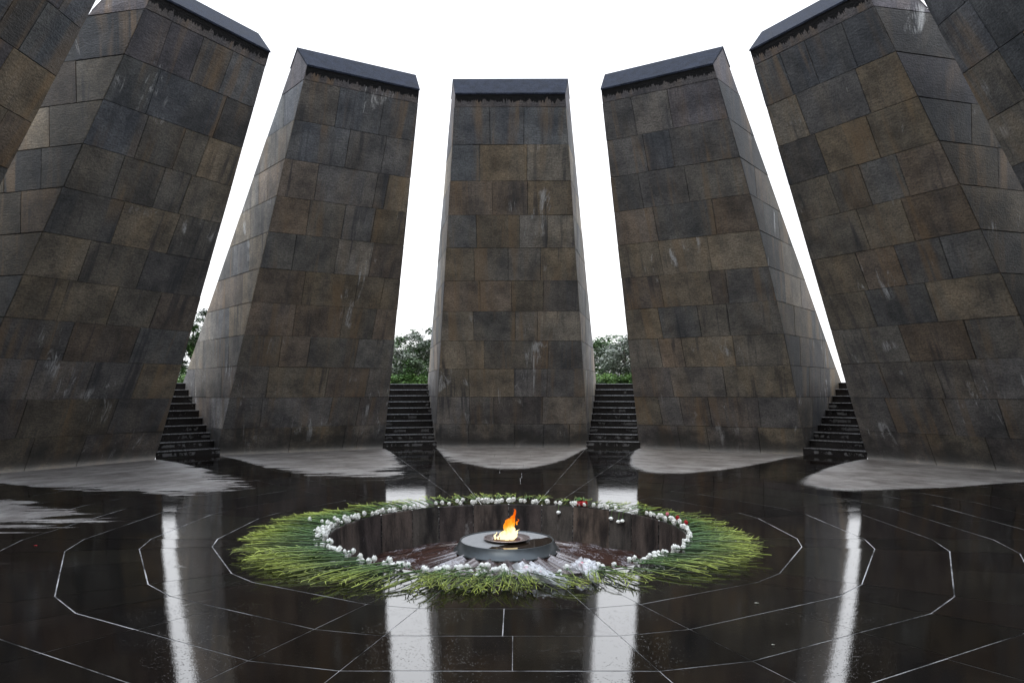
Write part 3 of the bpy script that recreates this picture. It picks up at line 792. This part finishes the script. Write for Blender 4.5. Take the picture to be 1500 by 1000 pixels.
# bouquets in cellophane at the near rim
def wrap(name, loc, rz, L, W, H, label, seed, nh):
    root = empty(name, loc, rz); tag(root, label, 'bouquet'); r_ = random.Random(seed); m = MB(); rows = []
    for i in range(15):
        q = i / 14; rr = W * (.32 + .68 * q) * (1 + .12 * math.sin(q * 9)); row = []
        for j in range(22):
            t = 2 * math.pi * j / 22; nz = mnoise.noise(Vector((q * 6 + seed, math.cos(t) * 2, math.sin(t) * 2))) * .55 + r_.uniform(-.12, .12)
            row.append((L * q + nz * .04, rr * math.cos(t) * (1 + nz * .5), max(.004, H * (.5 + .5 * q) * (.52 + .5 * math.sin(t)) * (1 + nz * .9))))
        rows.append(row)
    m.grid(rows, smooth=False, close=True)
    for j in range(14):   # loose crumpled flaps at the mouth
        t = j / 14 * 6.28; b = Vector((L, W * math.cos(t), H * (.5 + .5 * math.sin(t)))); d = Vector((r_.uniform(.03, .09), r_.uniform(-.06, .06), r_.uniform(-.04, .06))); e = Vector((r_.uniform(-.02, .02), r_.uniform(.03, .08), r_.uniform(-.03, .03)))
        P = [b, b + d, b + d + e, b + e]; m.face([(p.x, p.y, max(.006, p.z)) for p in P])
    m.build('cellophane_wrap', M_WRAP, root)
    for j in range(nh):
        h = MB(); mm = Matrix.Translation((L * r_.uniform(.75, 1.0), r_.uniform(-.6, .6) * W, H * r_.uniform(.1, .6))) @ Matrix.Rotation(math.pi + r_.uniform(-.4, .4), 4, 'Z'); head_mesh(r_, h, mm, .032); h.build('bloom', M_PINK if j % 3 == 0 else M_PETAL, root)
    m = MB()
    for j in range(9):
        stem_mesh(r_, L * 1.25, 's', mb=m, M=Matrix.Translation((L * .9, r_.uniform(-.3, .3) * W, .02 + r_.random() * H * .3)) @ Matrix.Rotation(math.pi + r_.uniform(-.12, .12), 4, 'Z'))
    m.build('stems', M_STEM, root)
wrap('wrapped_bouquet', (.60, -2.86, fz(.6, -2.86)), R(135), .52, .15, .13, 'large bouquet in crumpled clear wrap, lying across the near rim', 5, 7)
wrap('wrapped_bouquet', (.87, -2.66, fz(.87, -2.66)), R(95), .40, .11, .11, 'small bouquet in crumpled clear wrap, right of the large wrapped one', 8, 4)
# fallen bits on the floor
def bit(x, y, mat, label, sz=.02, seed=1):
    r_ = random.Random(seed); m = MB(); pts = [(sz * r_.uniform(.7, 1.2) * math.cos(t), sz * .6 * r_.uniform(.7, 1.2) * math.sin(t), .003 + r_.uniform(0, .005)) for t in [6.28 * j / 7 for j in range(7)]]
    m.face(pts, (.5, .5, .4, 1) if mat is M_LEAF else (1, 1, 1, 1)); o = m.build('fallen_petal' if mat is not M_LEAF else 'fallen_leaf', mat, None, (x, y, fz(x, y) + .003)); tag(o, label, 'petal' if mat is not M_LEAF else 'leaf')
bit(-5.36, -1.45, M_RED, 'tiny red petal alone on the wet paving far to the left', .022, 2)
bit(2.15, -3.51, M_LEAF, 'small yellowish leaf alone on the wet paving at the near right', .022, 3)
bit(1.9, -4.6, M_LEAF, 'small brownish leaf on the wet paving close to the viewer, right', .014, 4)

# ---------------------------------------------------------------- trees and shrubs beyond the stairs
def tree(name, x, y, h, w_, tints, label, seed, leaves=8000, leaf=.13, low=.12, group='trees beyond the ring'):
    r_ = random.Random(seed); root = empty(name, (x, y, Z3 - .03)); tag(root, label, 'shrub' if 'shrub' in name else 'tree', group)
    t = MB(); tips = []
    nb = 9
    t.tube([(0, 0, 0), (.05 * h * .2, 0, h * .25), (-.02 * h, .02, h * .55), (0, 0, h * .8)], [h * .03, h * .024, h * .016, h * .006], 8)
    for i in range(nb):
        a = i * 2.4 + r_.random(); z0 = h * r_.uniform(.15, .55); l = w_ * r_.uniform(.5, .95); z1 = min(h * .93, z0 + h * r_.uniform(.15, .5))
        p = [(0, 0, z0), (l * .5 * math.cos(a), l * .5 * math.sin(a), (z0 + z1) / 2 + h * .05), (l * math.cos(a), l * math.sin(a), z1)]
        t.tube(p, [h * .014, h * .009, h * .003], 5); tips.append(Vector(p[2])); tips.append(Vector(p[1]))
    t.build('trunk', M_BARK, root)
    m = MB(); cl = []
    for i in range(84):
        if i < len(tips): c = tips[i]
        else:
            a = r_.uniform(0, 6.28); q = math.sqrt(r_.random()) * .95; zz = r_.uniform(low * .3, 1.0) if i % 3 else r_.uniform(.1, .5); pr = math.sqrt(max(.08, 1 - ((zz - .5) / .56) ** 2)) if zz > .5 else 1.0 - (.5 - zz) * .35
            c = Vector((w_ * q * pr * math.cos(a), w_ * q * pr * math.sin(a), h * zz * r_.uniform(.9, 1.02)))
        cl.append((c, r_.uniform(.10, .20) * w_ + .15, r_.choice(tints), r_.uniform(.6, 1.25)))
    for i in range(leaves):
        c, rr, tn, br = cl[r_.randrange(len(cl))]
        d = Vector((r_.gauss(0, 1), r_.gauss(0, 1), r_.gauss(0, .5))); p = c + d * rr * .55
        if p.z < .02: continue
        a = r_.uniform(0, 6.28); dr = Vector((math.cos(a), math.sin(a), r_.uniform(-.6, .4))).normalized(); sd_ = dr.cross(Vector((r_.gauss(0, .4), r_.gauss(0, .4), 1))).normalized()
        L = leaf * r_.uniform(.8, 1.7); q = br * r_.uniform(.75, 1.25); cc = (tn[0] * q, tn[1] * q, tn[2] * q, 1)
        m.face([p - sd_ * L * .18, p + dr * L * .5 - sd_ * L * .24, p + dr * L, p + dr * L * .5 + sd_ * L * .24, p + sd_ * L * .1], cc)
    m.build('crown' if 'shrub' not in name else 'foliage', M_LEAF, root)
GR = [(.065, .13, .035), (.05, .10, .03), (.09, .15, .045)]; SI = [(.20, .22, .18), (.14, .165, .125), (.26, .28, .24), (.08, .11, .06)]
DK = [(.035, .07, .025), (.05, .095, .03), (.03, .055, .022)]; BR = [(.13, .22, .05), (.09, .165, .04)]
tree('broadleaf_tree', -6.9, 40, 3.75, 2.3, SI + [GR[0]], 'silvery grey green tree seen above the stairs left of the middle pylon', 1, 14000)
tree('broadleaf_tree', -8.7, 44, 3.8, 1.9, GR, 'green tree with dark leaves at the left side of the silvery tree', 2)
tree('broadleaf_tree', -6.6, 46.5, 4.7, 2.2, GR + DK, 'green tree with feathery top poking up behind the silvery tree', 3, 4200, .2, .5)
tree('broadleaf_tree', 7.7, 40, 3.5, 2.0, SI, 'pale grey leaved tree seen above the stairs right of the middle pylon', 4, 12000)
tree('broadleaf_tree', 5.8, 43, 3.5, 1.5, GR, 'low green tree close to the right edge of the middle pylon', 5)
tree('broadleaf_tree', 7.9, 47, 4.3, 2.2, GR, 'green tree showing above the pale grey one right of the middle pylon', 6, 4200, .18, .5)
tree('broadleaf_tree', -23.1, 42, 5.7, 1.9, DK + GR[:1], 'tall dark green tree in the narrow gap at the left', 7, 20000)
for i, (x, y, w_, lb) in enumerate([(-8.9, 38, 1.2, 'bright green shrub left of the silvery tree'), (-6.6, 38.5, 1.3, 'bright green shrub below the silvery tree'),
        (5.9, 38, 1.2, 'bright green shrub at the foot of the low green tree'), (8.1, 38.5, 1.2, 'bright green shrub below the pale grey tree'), (-21.5, 38, 1.6, 'bright green shrub at the foot of the tall dark tree')]):
    tree('shrub', x, y, .85, w_ * 1.15, BR + GR[:1], lb, 30 + i, 5000, .11, .02, 'shrubs beyond the stairs')
